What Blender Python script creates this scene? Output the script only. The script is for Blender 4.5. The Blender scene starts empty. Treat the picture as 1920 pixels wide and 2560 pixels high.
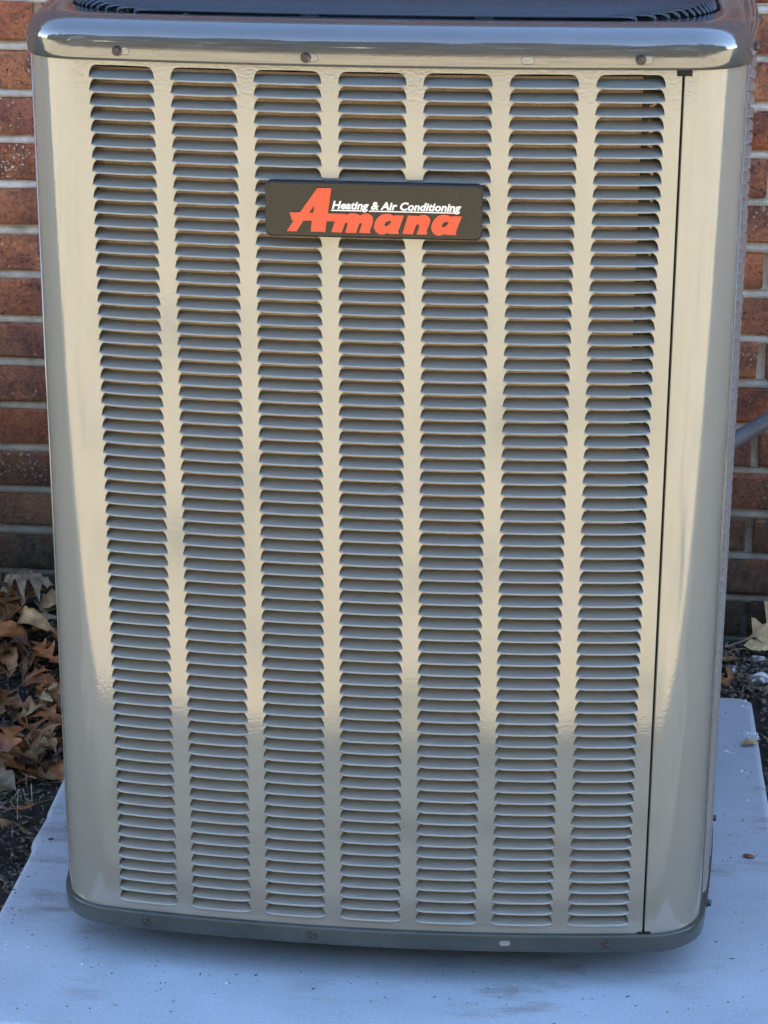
import bpy, bmesh, math, random
from math import sin, cos, pi, sqrt, atan2, radians as R
from mathutils import Vector, Matrix, noise as mnoise

rng = random.Random(7)
S = bpy.context.scene
COL = S.collection

# ------------------------------------------------------------------ camera
cam_d = bpy.data.cameras.new('camera')
cam = bpy.data.objects.new('camera', cam_d)
COL.objects.link(cam)
cam_d.sensor_fit = 'VERTICAL'
cam_d.sensor_height = 24.0
cam_d.lens = 24.0 * 5700 / 2560
cam_d.clip_start = 0.05
cam_d.clip_end = 3000
_pit, _yaw, _rol = 0.33859, 0.09193, 0.00431
cam.matrix_world = (Matrix.Translation((0.21904, -2.23063, 0.33443)) @ Matrix.Rotation(_yaw, 4, 'Z')
                    @ Matrix.Rotation(pi / 2 - _pit, 4, 'X') @ Matrix.Rotation(_rol, 4, 'Z'))
S.camera = cam

# ------------------------------------------------------------------ sky and sun
SUN_EL, SUN_AZ = R(50), R(50)          # azimuth clockwise from +Y (behind the house), towards +X
w = bpy.data.worlds.new('World')
S.world = w
w.use_nodes = True
wn = w.node_tree.nodes
sky = wn.new('ShaderNodeTexSky')
sky.sky_type = 'NISHITA'
sky.sun_disc = False
sky.sun_elevation = SUN_EL
sky.sun_rotation = SUN_AZ
sky.air_density = 1.0
sky.dust_density = 0.0
sky.ozone_density = 1.0
wn['Background'].inputs[1].default_value = 0.15
w.node_tree.links.new(sky.outputs[0], wn['Background'].inputs[0])
sun_d = bpy.data.lights.new('sun', 'SUN')
sun_d.energy = 3.9
sun_d.angle = R(0.53)
sun_d.color = (1.0, 0.93, 0.82)
sun = bpy.data.objects.new('sun', sun_d)
COL.objects.link(sun)
_sd = Vector((sin(SUN_AZ) * cos(SUN_EL), cos(SUN_AZ) * cos(SUN_EL), sin(SUN_EL)))
sun.rotation_euler = _sd.to_track_quat('Z', 'Y').to_euler()
sun.location = _sd * 30
S.view_settings.view_transform = 'Standard'
S.view_settings.look = 'None'
S.view_settings.gamma = 1.0
S.view_settings.use_curve_mapping = False
S.view_settings.exposure = 2.65

# ------------------------------------------------------------------ object helpers
def tag(o, label=None, cat=None, group=None, kind=None):
    if label: o['label'] = label
    if cat: o['category'] = cat
    if group: o['group'] = group
    if kind: o['kind'] = kind
    return o

def empty(name, loc=(0, 0, 0), rz=0.0):
    o = bpy.data.objects.new(name, None)
    COL.objects.link(o)
    o.location = loc
    o.rotation_euler = (0, 0, rz)
    o.empty_display_size = 0.05
    return o

def link(name, me, parent=None, mat=None):
    o = bpy.data.objects.new(name, me)
    COL.objects.link(o)
    if parent is not None:
        o.parent = parent
        if parent.type == 'EMPTY':
            o.matrix_parent_inverse = Matrix.Translation(parent.location).inverted() if parent.rotation_euler.z == 0 else o.matrix_parent_inverse
    if mat is not None and len(me.materials) == 0:
        me.materials.append(mat)
    return o

def mesh(name, V, F, smooth=False, normals=None):
    me = bpy.data.meshes.new(name)
    me.from_pydata([tuple(v) for v in V], [], F)
    me.validate()
    if smooth or normals:
        for p in me.polygons: p.use_smooth = True
    me.update()
    if normals:
        me.normals_split_custom_set_from_vertices([tuple(n) for n in normals])
    return me

class MB:
    def __init__(s): s.V = []; s.F = []; s.N = []
    def add(s, V, F, N=None):
        b = len(s.V)
        s.V += [tuple(v) for v in V]
        s.F += [tuple(i + b for i in f) for f in F]
        if N: s.N += N
    def box(s, x0, x1, y0, y1, z0, z1):
        s.add([(x0, y0, z0), (x1, y0, z0), (x1, y1, z0), (x0, y1, z0), (x0, y0, z1), (x1, y0, z1), (x1, y1, z1), (x0, y1, z1)],
              [(0, 3, 2, 1), (4, 5, 6, 7), (0, 1, 5, 4), (1, 2, 6, 5), (2, 3, 7, 6), (3, 0, 4, 7)])
    def tube(s, pts, rad, n=8, cap=True, closed=False):
        P = [Vector(p) for p in pts]
        rings = []
        m = len(P)
        prev = None
        for i in range(m):
            if closed: t = P[(i + 1) % m] - P[i - 1]
            else: t = P[min(i + 1, m - 1)] - P[max(i - 1, 0)]
            t.normalize()
            if prev is None:
                a = Vector((0, 0, 1)) if abs(t.z) < .9 else Vector((1, 0, 0))
                u = t.cross(a).normalized()
            else:
                u = (prev - t * prev.dot(t)).normalized()
            prev = u
            v = t.cross(u)
            r = rad[i] if isinstance(rad, (list, tuple)) else rad
            rings.append([P[i] + (u * cos(2 * pi * k / n) + v * sin(2 * pi * k / n)) * r for k in range(n)])
        V = [v for r_ in rings for v in r_]
        F = []
        for i in range(m if closed else m - 1):
            j = (i + 1) % m
            for k in range(n):
                l = (k + 1) % n
                F.append((i * n + k, i * n + l, j * n + l, j * n + k))
        if cap and not closed:
            F.append(tuple(range(n - 1, -1, -1)))
            F.append(tuple((m - 1) * n + k for k in range(n)))
        s.add(V, F)
    def build(s, name, mat, parent=None, smooth=False):
        me = mesh(name, s.V, s.F, smooth, s.N if s.N and len(s.N) == len(s.V) else None)
        return link(name, me, parent, mat)

# ------------------------------------------------------------------ materials
def mat(name):
    m = bpy.data.materials.new(name)
    m.use_nodes = True
    nt = m.node_tree
    b = nt.nodes['Principled BSDF']
    return m, nt, b

def N(nt, t, **kw):
    n = nt.nodes.new(t)
    for k, v in kw.items():
        if k in n.bl_rna.properties and k not in ('inputs',): setattr(n, k, v)
    return n

def noise_tex(nt, scale, detail=4, rough=.55, vec=None, dim='3D'):
    n = nt.nodes.new('ShaderNodeTexNoise')
    n.inputs['Scale'].default_value = scale
    n.inputs['Detail'].default_value = detail
    n.inputs['Roughness'].default_value = rough
    if vec is not None: nt.links.new(vec, n.inputs['Vector'])
    return n

def ramp(nt, fac, stops, interp='LINEAR'):
    r = nt.nodes.new('ShaderNodeValToRGB')
    r.color_ramp.interpolation = interp
    e = r.color_ramp.elements
    while len(e) < len(stops): e.new(0.5)
    for i, (p, c) in enumerate(stops):
        e[i].position = p
        e[i].color = (c[0], c[1], c[2], 1) if isinstance(c, (tuple, list)) else (c, c, c, 1)
    nt.links.new(fac, r.inputs[0])
    return r

def mix(nt, fac, a, b, mode='MIX'):
    m = nt.nodes.new('ShaderNodeMix')
    m.data_type = 'RGBA'
    m.blend_type = mode
    for sock, v in ((m.inputs[0], fac), (m.inputs[6], a), (m.inputs[7], b)):
        if hasattr(v, 'is_linked'): nt.links.new(v, sock)
        elif isinstance(v, (tuple, list)): sock.default_value = (v[0], v[1], v[2], 1)
        else: sock.default_value = v
    return m.outputs[2]

def math_n(nt, op, a, b=None, c=None, clamp=False):
    m = nt.nodes.new('ShaderNodeMath')
    m.operation = op
    m.use_clamp = clamp
    for s_, v in zip(m.inputs, (a, b, c)):
        if v is None: continue
        if hasattr(v, 'is_linked'): nt.links.new(v, s_)
        else: s_.default_value = v
    return m.outputs[0]

def bump(nt, b, h, strength, dist, normal=None):
    n = nt.nodes.new('ShaderNodeBump')
    n.inputs['Strength'].default_value = strength
    n.inputs['Distance'].default_value = dist
    nt.links.new(h, n.inputs['Height'])
    if normal is not None: nt.links.new(normal, n.inputs['Normal'])
    if b is not None: nt.links.new(n.outputs[0], b.inputs['Normal'])
    return n.outputs[0]

def objco(nt):
    return nt.nodes.new('ShaderNodeTexCoord').outputs['Object']

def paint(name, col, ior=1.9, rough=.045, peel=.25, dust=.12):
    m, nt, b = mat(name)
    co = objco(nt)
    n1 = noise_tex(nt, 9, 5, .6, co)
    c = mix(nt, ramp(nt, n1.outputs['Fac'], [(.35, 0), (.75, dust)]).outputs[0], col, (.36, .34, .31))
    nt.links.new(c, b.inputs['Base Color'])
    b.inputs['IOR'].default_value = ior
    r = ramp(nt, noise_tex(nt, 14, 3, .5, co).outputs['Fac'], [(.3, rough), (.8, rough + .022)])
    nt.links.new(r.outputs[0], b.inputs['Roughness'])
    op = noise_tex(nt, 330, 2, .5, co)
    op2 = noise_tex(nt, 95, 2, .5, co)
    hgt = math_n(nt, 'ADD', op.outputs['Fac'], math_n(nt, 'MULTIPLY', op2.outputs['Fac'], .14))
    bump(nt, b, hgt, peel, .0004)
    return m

M_PAINT = paint('panel_paint', (.238, .232, .198), ior=1.98, rough=.03, peel=.19)
M_CAP = paint('cap_paint', (.060, .065, .068), ior=2.05, rough=.045, peel=.08, dust=.05)
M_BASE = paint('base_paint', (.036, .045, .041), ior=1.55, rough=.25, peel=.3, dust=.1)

def simple(name, col, rough=.5, metal=0., ior=1.5, nscale=60, namp=.15, bstr=0., bscale=400):
    m, nt, b = mat(name)
    co = objco(nt)
    n = noise_tex(nt, nscale, 4, .6, co)
    f = ramp(nt, n.outputs['Fac'], [(.3, 1 - namp), (.7, 1 + namp * .6)])
    nt.links.new(mix(nt, 1.0, col, f.outputs[0], 'MULTIPLY'), b.inputs['Base Color'])
    b.inputs['Roughness'].default_value = rough
    b.inputs['Metallic'].default_value = metal
    b.inputs['IOR'].default_value = ior
    if bstr: bump(nt, b, noise_tex(nt, bscale, 3, .5, co).outputs['Fac'], bstr, .0006)
    return m

M_BADGE = simple('badge_black', (.010, .010, .011), .22, 0, 1.42)
M_RED = simple('badge_red', (.64, .062, .022), .22, 0, 1.5, 30, .05)
M_REDSIDE = simple('badge_red_edge', (.2, .012, .01), .4)
M_WHITE = simple('badge_white', (.78, .76, .70), .35, 0, 1.5, 30, .03)
M_STEEL = simple('screw_steel', (.095, .088, .082), .36, .85, 1.5, 300, .5, .3)
M_BLACK = simple('gap_black', (.009, .009, .010), .55, 0, 1.3)  # black given to seam, notches and fan opening so they read as shade
M_WIRE = simple('wire_black', (.018, .021, .028), .3, 0, 1.6)
M_DARK = simple('inner_dark', (.10, .085, .07), .5, .5)
M_PIPE = simple('conduit_grey', (.12, .125, .135), .34, 0, 1.5, 40, .12)

def coil_mat():
    m, nt, b = mat('coil_fins')
    tc = nt.nodes.new('ShaderNodeTexCoord')
    mp = nt.nodes.new('ShaderNodeMapping')
    mp.inputs['Scale'].default_value = (1, 1, .02)
    nt.links.new(tc.outputs['Object'], mp.inputs[0])
    wv = nt.nodes.new('ShaderNodeTexWave')
    wv.wave_type = 'BANDS'; wv.bands_direction = 'X'
    wv.inputs['Scale'].default_value = 190
    wv.inputs['Distortion'].default_value = 1.2
    wv.inputs['Detail'].default_value = 1.5
    wv.inputs['Detail Scale'].default_value = 3
    nt.links.new(mp.outputs[0], wv.inputs[0])
    nz = noise_tex(nt, 30, 3, .6, tc.outputs['Object'])
    c1 = mix(nt, wv.outputs['Fac'], (.16, .115, .08), (.66, .50, .36))
    c2 = mix(nt, ramp(nt, nz.outputs['Fac'], [(.4, 0), (.65, .7)]).outputs[0], c1, (.34, .24, .16))
    nt.links.new(c2, b.inputs['Base Color'])
    b.inputs['Metallic'].default_value = .55
    b.inputs['Roughness'].default_value = .42
    bump(nt, b, wv.outputs['Fac'], .5, .001)
    return m
M_COIL = coil_mat()

def brick_mat(name, attr):
    m, nt, b = mat(name)
    geo = nt.nodes.new('ShaderNodeNewGeometry')
    pos = geo.outputs['Position']
    if attr:
        a = nt.nodes.new('ShaderNodeAttribute'); a.attribute_name = 'tone'; rnd = a.outputs['Fac']
    else:
        rnd = nt.nodes.new('ShaderNodeObjectInfo').outputs['Random']
    base = ramp(nt, rnd, [(0, (.42, .13, .065)), (.25, (.52, .18, .085)), (.45, (.31, .135, .095)), (.6, (.50, .20, .10)), (.8, (.36, .135, .085)), (1, (.56, .235, .12))])
    big = noise_tex(nt, 22, 5, .62, pos)
    c = mix(nt, ramp(nt, big.outputs['Fac'], [(.42, 0), (.60, .85)]).outputs[0], base.outputs[0], (.19, .085, .065))
    org = noise_tex(nt, 17, 4, .6, pos)
    c = mix(nt, ramp(nt, org.outputs['Fac'], [(.53, 0), (.66, .6)]).outputs[0], c, (.50, .21, .10))
    wj = nt.nodes.new('ShaderNodeVectorMath'); wj.operation = 'MULTIPLY_ADD'
    wjn = noise_tex(nt, 240, 3, .6, pos); nt.links.new(wjn.outputs['Color'], wj.inputs[0]); wj.inputs[1].default_value = (.010, .010, .010); nt.links.new(pos, wj.inputs[2])
    wpos = wj.outputs[0]
    # dark pits
    pit = nt.nodes.new('ShaderNodeTexVoronoi'); pit.inputs['Scale'].default_value = 190; nt.links.new(wpos, pit.inputs['Vector'])
    pm = noise_tex(nt, 60, 3, .5, pos)
    pf = math_n(nt, 'MULTIPLY', ramp(nt, pit.outputs['Distance'], [(.18, 1), (.3, 0)]).outputs[0], ramp(nt, pm.outputs['Fac'], [(.48, 0), (.58, 1)]).outputs[0])
    c = mix(nt, math_n(nt, 'MULTIPLY', pf, .75), c, (.03, .02, .018))
    # pale lime flecks, heavier on some bricks
    fl = nt.nodes.new('ShaderNodeTexVoronoi'); fl.inputs['Scale'].default_value = 150; nt.links.new(wpos, fl.inputs['Vector'])
    fsel = noise_tex(nt, 11, 3, .6, pos)
    lim = ramp(nt, fsel.outputs['Fac'], [(.40, .06), (.60, .25), (.72, .42)]).outputs[0]
    ff = math_n(nt, 'GREATER_THAN', lim, fl.outputs['Distance'])
    cr = math_n(nt, 'GREATER_THAN', math_n(nt, 'ADD', fsel.outputs['Fac'], math_n(nt, 'MULTIPLY', fl.outputs['Color'], .35)), .66)
    ff = math_n(nt, 'MULTIPLY', ff, cr)
    c = mix(nt, math_n(nt, 'MULTIPLY', ff, .85), c, (.74, .64, .52))
    # damp, mossy stain creeping up from the ground
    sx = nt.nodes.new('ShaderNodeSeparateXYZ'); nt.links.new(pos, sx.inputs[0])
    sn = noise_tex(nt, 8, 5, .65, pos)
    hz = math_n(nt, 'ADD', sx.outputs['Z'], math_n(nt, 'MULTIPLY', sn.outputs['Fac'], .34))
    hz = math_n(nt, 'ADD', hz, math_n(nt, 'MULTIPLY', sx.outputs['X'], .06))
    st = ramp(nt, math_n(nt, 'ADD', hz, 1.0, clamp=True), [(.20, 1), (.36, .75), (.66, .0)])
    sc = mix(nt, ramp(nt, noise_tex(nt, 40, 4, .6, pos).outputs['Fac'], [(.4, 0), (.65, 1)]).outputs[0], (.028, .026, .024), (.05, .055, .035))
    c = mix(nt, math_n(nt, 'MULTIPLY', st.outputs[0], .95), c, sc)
    nt.links.new(c, b.inputs['Base Color'])
    b.inputs['Roughness'].default_value = .92
    b.inputs['Specular IOR Level'].default_value = .2
    h1 = noise_tex(nt, 190, 8, .75, pos)
    gr = ramp(nt, h1.outputs['Fac'], [(.34, .45), (.5, 1), (.66, 1.45)])
    c = mix(nt, .8, c, gr.outputs[0], 'MULTIPLY')
    nt.links.new(c, b.inputs['Base Color'])
    h = math_n(nt, 'SUBTRACT', h1.outputs['Fac'], math_n(nt, 'MULTIPLY', pf, .6))
    bump(nt, b, h, 1.0, .005)
    return m
M_BRICK = brick_mat('brick_clay', False)
M_BRICKS = brick_mat('brick_clay_wall', True)

def mortar_mat():
    m, nt, b = mat('mortar')
    pos = nt.nodes.new('ShaderNodeNewGeometry').outputs['Position']
    n1 = noise_tex(nt, 35, 5, .65, pos)
    c = ramp(nt, n1.outputs['Fac'], [(.3, (.42, .38, .33)), (.6, (.66, .62, .56)), (.8, (.74, .71, .65))]).outputs[0]
    sx = nt.nodes.new('ShaderNodeSeparateXYZ'); nt.links.new(pos, sx.inputs[0])
    sn = noise_tex(nt, 9, 5, .65, pos)
    hz = math_n(nt, 'ADD', sx.outputs['Z'], math_n(nt, 'MULTIPLY', sn.outputs['Fac'], .34))
    hz = math_n(nt, 'ADD', hz, math_n(nt, 'MULTIPLY', sx.outputs['X'], .06))
    st = ramp(nt, math_n(nt, 'ADD', hz, 1.0, clamp=True), [(.22, 1), (.36, .75), (.75, .0)])
    c = mix(nt, math_n(nt, 'MULTIPLY', st.outputs[0], .85), c, (.07, .072, .05))
    nt.links.new(c, b.inputs['Base Color'])
    b.inputs['Roughness'].default_value = .95
    bump(nt, b, noise_tex(nt, 260, 6, .7, pos).outputs['Fac'], .8, .003)
    return m
M_MORTAR = mortar_mat()

def pad_mat():
    m, nt, b = mat('pad_plastic')
    pos = nt.nodes.new('ShaderNodeNewGeometry').outputs['Position']
    n1 = noise_tex(nt, 6, 6, .6, pos)
    c = ramp(nt, n1.outputs['Fac'], [(.3, (.37, .41, .445)), (.7, (.455, .495, .53))]).outputs[0]
    mp = nt.nodes.new('ShaderNodeMapping'); mp.inputs['Scale'].default_value = (9, 30, 9); nt.links.new(pos, mp.inputs[0])
    sm = noise_tex(nt, 1.0, 6, .7, mp.outputs[0])
    reg = noise_tex(nt, 4.5, 3, .5, pos)
    sf = math_n(nt, 'MULTIPLY', ramp(nt, sm.outputs['Fac'], [(.50, 0), (.66, 1)]).outputs[0], ramp(nt, reg.outputs['Fac'], [(.43, 0), (.60, .62)]).outputs[0])
    c = mix(nt, sf, c, (.20, .165, .13))
    v = nt.nodes.new('ShaderNodeTexVoronoi'); v.inputs['Scale'].default_value = 95; nt.links.new(pos, v.inputs['Vector'])
    v2 = nt.nodes.new('ShaderNodeSeparateColor'); nt.links.new(v.outputs['Color'], v2.inputs[0])
    dots = math_n(nt, 'MULTIPLY', math_n(nt, 'LESS_THAN', v.outputs['Distance'], math_n(nt, 'MULTIPLY', v2.outputs[1], .17)), math_n(nt, 'GREATER_THAN', v2.outputs[0], .55))
    c = mix(nt, math_n(nt, 'MULTIPLY', dots, .7), c, (.06, .055, .05))
    fine = noise_tex(nt, 420, 4, .7, pos)
    c = mix(nt, 1.0, c, ramp(nt, fine.outputs['Fac'], [(.3, .76), (.7, 1.14)]).outputs[0], 'MULTIPLY')
    nt.links.new(c, b.inputs['Base Color'])
    b.inputs['Roughness'].default_value = .55
    bump(nt, b, fine.outputs['Fac'], .5, .0006)
    return m
M_PAD = pad_mat()

def soil_mat():
    m, nt, b = mat('dark_soil')
    pos = nt.nodes.new('ShaderNodeNewGeometry').outputs['Position']
    n1 = noise_tex(nt, 28, 8, .7, pos)
    c = ramp(nt, n1.outputs['Fac'], [(.3, (.014, .012, .010)), (.55, (.042, .033, .026)), (.75, (.095, .073, .054))]).outputs[0]
    nt.links.new(c, b.inputs['Base Color'])
    b.inputs['Roughness'].default_value = .9
    bump(nt, b, noise_tex(nt, 120, 8, .75, pos).outputs['Fac'], 1.0, .012)
    return m
M_SOIL = soil_mat()

def lawn_mat():
    m, nt, b = mat('dormant_lawn')
    pos = nt.nodes.new('ShaderNodeNewGeometry').outputs['Position']
    n1 = noise_tex(nt, 1.9, 8, .6, pos)
    c = ramp(nt, n1.outputs['Fac'], [(.36, (.17, .18, .10)), (.43, (.55, .45, .27)), (.55, (.68, .55, .32)), (.62, (.60, .49, .36)), (.70, (.42, .33, .25))]).outputs[0]  # olive low end paints tree-shadow patches into the grass colour
    n2 = noise_tex(nt, 45, 6, .7, pos)
    c = mix(nt, 1.0, c, ramp(nt, n2.outputs['Fac'], [(.3, .75), (.7, 1.12)]).outputs[0], 'MULTIPLY')
    nt.links.new(c, b.inputs['Base Color'])
    b.inputs['Roughness'].default_value = .9
    bump(nt, b, n2.outputs['Fac'], .6, .02)
    return m
M_LAWN = lawn_mat()

def leaf_mat(name, c1, c2, spec=.5):
    m, nt, b = mat(name)
    co = objco(nt)
    n1 = noise_tex(nt, 45, 5, .65, co)
    c = ramp(nt, n1.outputs['Fac'], [(.36, tuple(q * .62 for q in c1)), (.5, c1), (.66, c2)]).outputs[0]
    sx = nt.nodes.new('ShaderNodeSeparateXYZ'); nt.links.new(co, sx.inputs[0])
    rib = math_n(nt, 'ABSOLUTE', sx.outputs['Y'])
    c = mix(nt, math_n(nt, 'MULTIPLY', math_n(nt, 'LESS_THAN', rib, .0007), .45), c, (.30, .22, .14))
    nt.links.new(c, b.inputs['Base Color'])
    b.inputs['Roughness'].default_value = .5
    b.inputs['Specular IOR Level'].default_value = .3
    wv = nt.nodes.new('ShaderNodeTexWave'); wv.inputs['Scale'].default_value = 55; wv.inputs['Distortion'].default_value = 3
    nt.links.new(co, wv.inputs[0])
    bump(nt, b, math_n(nt, 'ADD', n1.outputs['Fac'], math_n(nt, 'MULTIPLY', wv.outputs['Fac'], .25)), .4, .0012)
    return m
LM = {
    'brown': leaf_mat('leaf_brown', (0.195, 0.095, 0.038), (0.366, 0.183, 0.079)),
    'rust': leaf_mat('leaf_rust', (0.268, 0.098, 0.032), (0.439, 0.171, 0.061)),
    'tan': leaf_mat('leaf_tan', (0.354, 0.226, 0.105), (0.549, 0.378, 0.189)),
    'grey': leaf_mat('leaf_grey', (0.183, 0.134, 0.086), (0.329, 0.250, 0.163)),
    'dark': leaf_mat('leaf_dark', (0.049, 0.024, 0.016), (0.116, 0.055, 0.035)),
    'pale': leaf_mat('leaf_pale', (0.464, 0.329, 0.158), (0.620, 0.500, 0.252)),
}

# ------------------------------------------------------------------ setting: ground, lawn
GZ = -1.055
def ground():
    V = []; F = []
    xs = [-900, -60, -12, -4, -2, -1.4]
    x = -1.2
    while x < 1.21: xs.append(round(x, 4)); x += .016
    xs += [1.4, 2, 4, 12, 60, 900]
    ys = [-900, -80, -15, -5, -2.5, -1.2, -.9, -.6]
    y = -.5
    while y < 1.06: ys.append(round(y, 4)); y += .016
    ys += [1.4, 3, 12, 60, 900]
    for yy in ys:
        for xx in xs:
            z = GZ
            if -1.3 < xx < 1.3 and -.55 < yy < 1.2:
                p = Vector((xx, yy, 0))
                z += .016 * mnoise.noise(p * 9) + .009 * mnoise.noise(p * 31) + .005 * mnoise.noise(p * 70)
                if yy > .7: z += .07 * min(1, (yy - .7) / .3) * (1 if xx < 0 else .7)
                if yy < .1: z -= .03 * min(1, (.1 - yy) / .3)
            elif yy <= -.55:
                z -= .035
            V.append((xx, yy, z))
    nx = len(xs)
    for j in range(len(ys) - 1):
        for i in range(nx - 1):
            a = j * nx + i
            F.append((a, a + 1, a + nx + 1, a + nx))
    o = link('ground', mesh('ground', V, F, True), None, M_SOIL)
    o['kind'] = 'structure'
ground()
mb = MB()
LX = [-700, -40, -8, -2, 0, 2, 8, 40, 700]; LY = [-700, -40, -10, -4, -1.5, -.30]
mb.add([(x, y, -1.080) for y in LY for x in LX], [(j * 9 + i, j * 9 + i + 1, j * 9 + i + 10, j * 9 + i + 9) for j in range(5) for i in range(8)])
mb.build('lawn', M_LAWN)['kind'] = 'structure'

M_FLOOR = simple('leaf_litter', (.33, .25, .15), .9, 0, 1.3, 2, .35)
mb = MB(); mb.add([(-700, -700, -1.074), (700, -700, -1.074), (700, -6.9, -1.074), (-700, -6.9, -1.074)], [(0, 1, 2, 3)])
o = mb.build('forest_ground', M_FLOOR); o['kind'] = 'structure'
# distant wood across the lawn (only seen mirrored in the paintwork)
def woodland():
    m, nt, b = mat('wood_foliage')
    pos = nt.nodes.new('ShaderNodeNewGeometry').outputs['Position']
    c = ramp(nt, noise_tex(nt, .7, 4, .6, pos).outputs['Fac'], [(.3, (.08, .075, .04)), (.5, (.135, .115, .068)), (.7, (.20, .15, .095))]).outputs[0]
    nt.links.new(c, b.inputs['Base Color']); b.inputs['Roughness'].default_value = .9
    r = random.Random(3)
    mb = MB()
    for t in range(44):
        cx = -26 + 52 * t / 43 + r.uniform(-.5, .5); cy = -8.6 + r.uniform(-.9, .9); h = r.uniform(4.7, 5.9)
        for k in range(330):
            a = r.uniform(0, 2 * pi); rr = r.uniform(0, 1) ** .5 * 1.9
            z = r.uniform(.03, 1)
            rr *= (1.15 - z) * 1.1
            p = Vector((cx + rr * cos(a), cy + rr * sin(a), -1 + z * h))
            u = Vector((r.gauss(0, 1), r.gauss(0, 1), r.gauss(0, 1))).normalized(); v = u.orthogonal().normalized()
            s = r.uniform(.14, .36)
            mb.add([p + u * s, p + v * s, p - u * s, p - v * s], [(0, 1, 2, 3)])
    o = mb.build('woodland', m)
    tag(o, 'far wood of bare brown and olive trees across the lawn', None, None, 'stuff')
woodland()

# ------------------------------------------------------------------ brick house wall
WY = 1.03            # wall face
CH = .0677           # course height
BL, BJ = .1912, .0123
Z0 = -.1249          # centre of a bed joint
house = tag(empty('brick_house', (0, WY, GZ)), 'red brick house wall with pale mortar joints behind the metal air conditioner', 'house')
def brick_mesh(seed, L):
    r = random.Random(seed)
    h = CH - BJ
    bm = bmesh.new()
    nx, nz = 4, 3
    XS = [-L / 2, -L / 2 + .005, r.uniform(-.03, .03), L / 2 - .005, L / 2]
    ZS = [-h / 2, -h / 2 + .0045, h / 2 - .0045, h / 2]
    V = {}
    for i in range(nx + 1):
        for k in range(nz + 1):
            e = (i in (0, nx)) + (k in (0, nz))
            x = XS[i] + r.uniform(-.0018, .0018)
            z = ZS[k] + r.uniform(-.0016, .0016)
            y = r.uniform(-.0012, .0012) + (.0026 if e == 1 else .005 if e == 2 else 0)
            V[i, k] = bm.verts.new((x, y, z))
    W = {}
    rim = [(i, 0) for i in range(nx)] + [(nx, k) for k in range(nz)] + [(i, nz) for i in range(nx, 0, -1)] + [(0, k) for k in range(nz, 0, -1)]
    for q in rim:
        v = V[q].co
        W[q] = bm.verts.new((v.x * 1.0 + (.0015 if q[0] == nx else -.0015 if q[0] == 0 else 0), .05, v.z + (.0015 if q[1] == nz else -.0015 if q[1] == 0 else 0)))
    for i in range(nx):
        for k in range(nz):
            bm.faces.new((V[i, k], V[i + 1, k], V[i + 1, k + 1], V[i, k + 1]))
    for a, q in enumerate(rim):
        q2 = rim[(a + 1) % len(rim)]
        bm.faces.new((V[q2], V[q], W[q], W[q2]))
    bm.normal_update()
    me = bpy.data.meshes.new('brick')
    bm.to_mesh(me); bm.free()
    for p in me.polygons: p.use_smooth = True
    me.set_sharp_from_angle(angle=R(28))
    me.materials.append(M_BRICK)
    return me
bvar = [brick_mesh(s, BL) for s in range(8)]
bulkV = []; bulkF = []; bulkT = []
def in_view(x, z):
    return (-1.15 < x < -.33 or .33 < x < 1.15) and -1.08 < z < .12
WX0, WX1, WZT = -7.0, 9.0, 1.53
mort = MB()
c0 = int((GZ - .12 - Z0) / CH) - 1
c1 = int((WZT - Z0) / CH)
rb = random.Random(11)
for c in range(c0, c1):
    zc = Z0 + CH * c + CH / 2
    if zc < -1.15: continue
    per = BL + BJ
    offL = -.584 + (per / 2 if c % 2 else 0)
    offR = .4716 + (0 if c % 2 else per / 2)
    xsb = []
    x = offL
    while x + per < 0: x += per
    while x > WX0: xsb.append((x - per + BJ / 2, x - BJ / 2)); x -= per
    lo = max(q[1] for q in xsb)
    x = offR
    while x - per > 0: x -= per
    hi = x
    while x < WX1: xsb.append((x + BJ / 2, x + per - BJ / 2)); x += per
    xsb.append((lo + BJ, hi - BJ / 2))
    for xa, xb in xsb:
        x = (xa + xb) / 2
        L2 = (xb - xa) / 2
        if in_view(x, zc):
            o = link('brick', bvar[rb.randrange(8)], house)
            o.location = (x + rb.uniform(-.0015, .0015), WY + rb.uniform(-.002, .002), zc + rb.uniform(-.001, .001))
            o.rotation_euler = (rb.uniform(-.012, .012), rb.uniform(-.006, .006) + (pi if rb.random() < .5 else 0) * 0, rb.uniform(-.006, .006))
        else:
            b0 = len(bulkV); d = rb.uniform(-.002, .002); h2 = (CH - BJ) / 2
            x0, x1 = x - L2, x + L2
            bulkV += [(x0, WY + d, zc - h2), (x1, WY + d, zc - h2), (x1, WY + d, zc + h2), (x0, WY + d, zc + h2),
                      (x0, WY + .04, zc - h2), (x1, WY + .04, zc - h2), (x1, WY + .04, zc + h2), (x0, WY + .04, zc + h2)]
            bulkF += [tuple(b0 + i for i in f) for f in ((0, 1, 2, 3), (1, 0, 4, 5), (2, 1, 5, 6), (3, 2, 6, 7), (0, 3, 7, 4))]
            bulkT += [rb.random()] * 5
    # sloped (weathered) bed joint above this course, and the recessed plane behind the bricks
    zb = Z0 + CH * (c + 1)
    xs = [WX0, -1.2] + [-1.2 + .03 * i for i in range(1, 81)] + [WX1]
    V = []
    for x in xs:
        j1 = .0012 * mnoise.noise(Vector((x * 30, zb * 50, 1))); j2 = .0014 * mnoise.noise(Vector((x * 24, zb * 50, 7)))
        V += [(x, WY + .006, zb - CH + BJ / 2 - .001), (x, WY + .006, zb - BJ / 2), (x, WY + .0022 + j1, zb - BJ / 2 - .0008), (x, WY + .0065 + j2, zb + .001), (x, WY + .010, zb + BJ / 2 + .0012)]
    F = []
    for i in range(len(xs) - 1):
        for k in range(4):
            a = i * 5 + k
            F.append((a, a + 5, a + 6, a + 1))
    mort.add(V, F)
me = mesh('brick', bulkV, bulkF)
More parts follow.
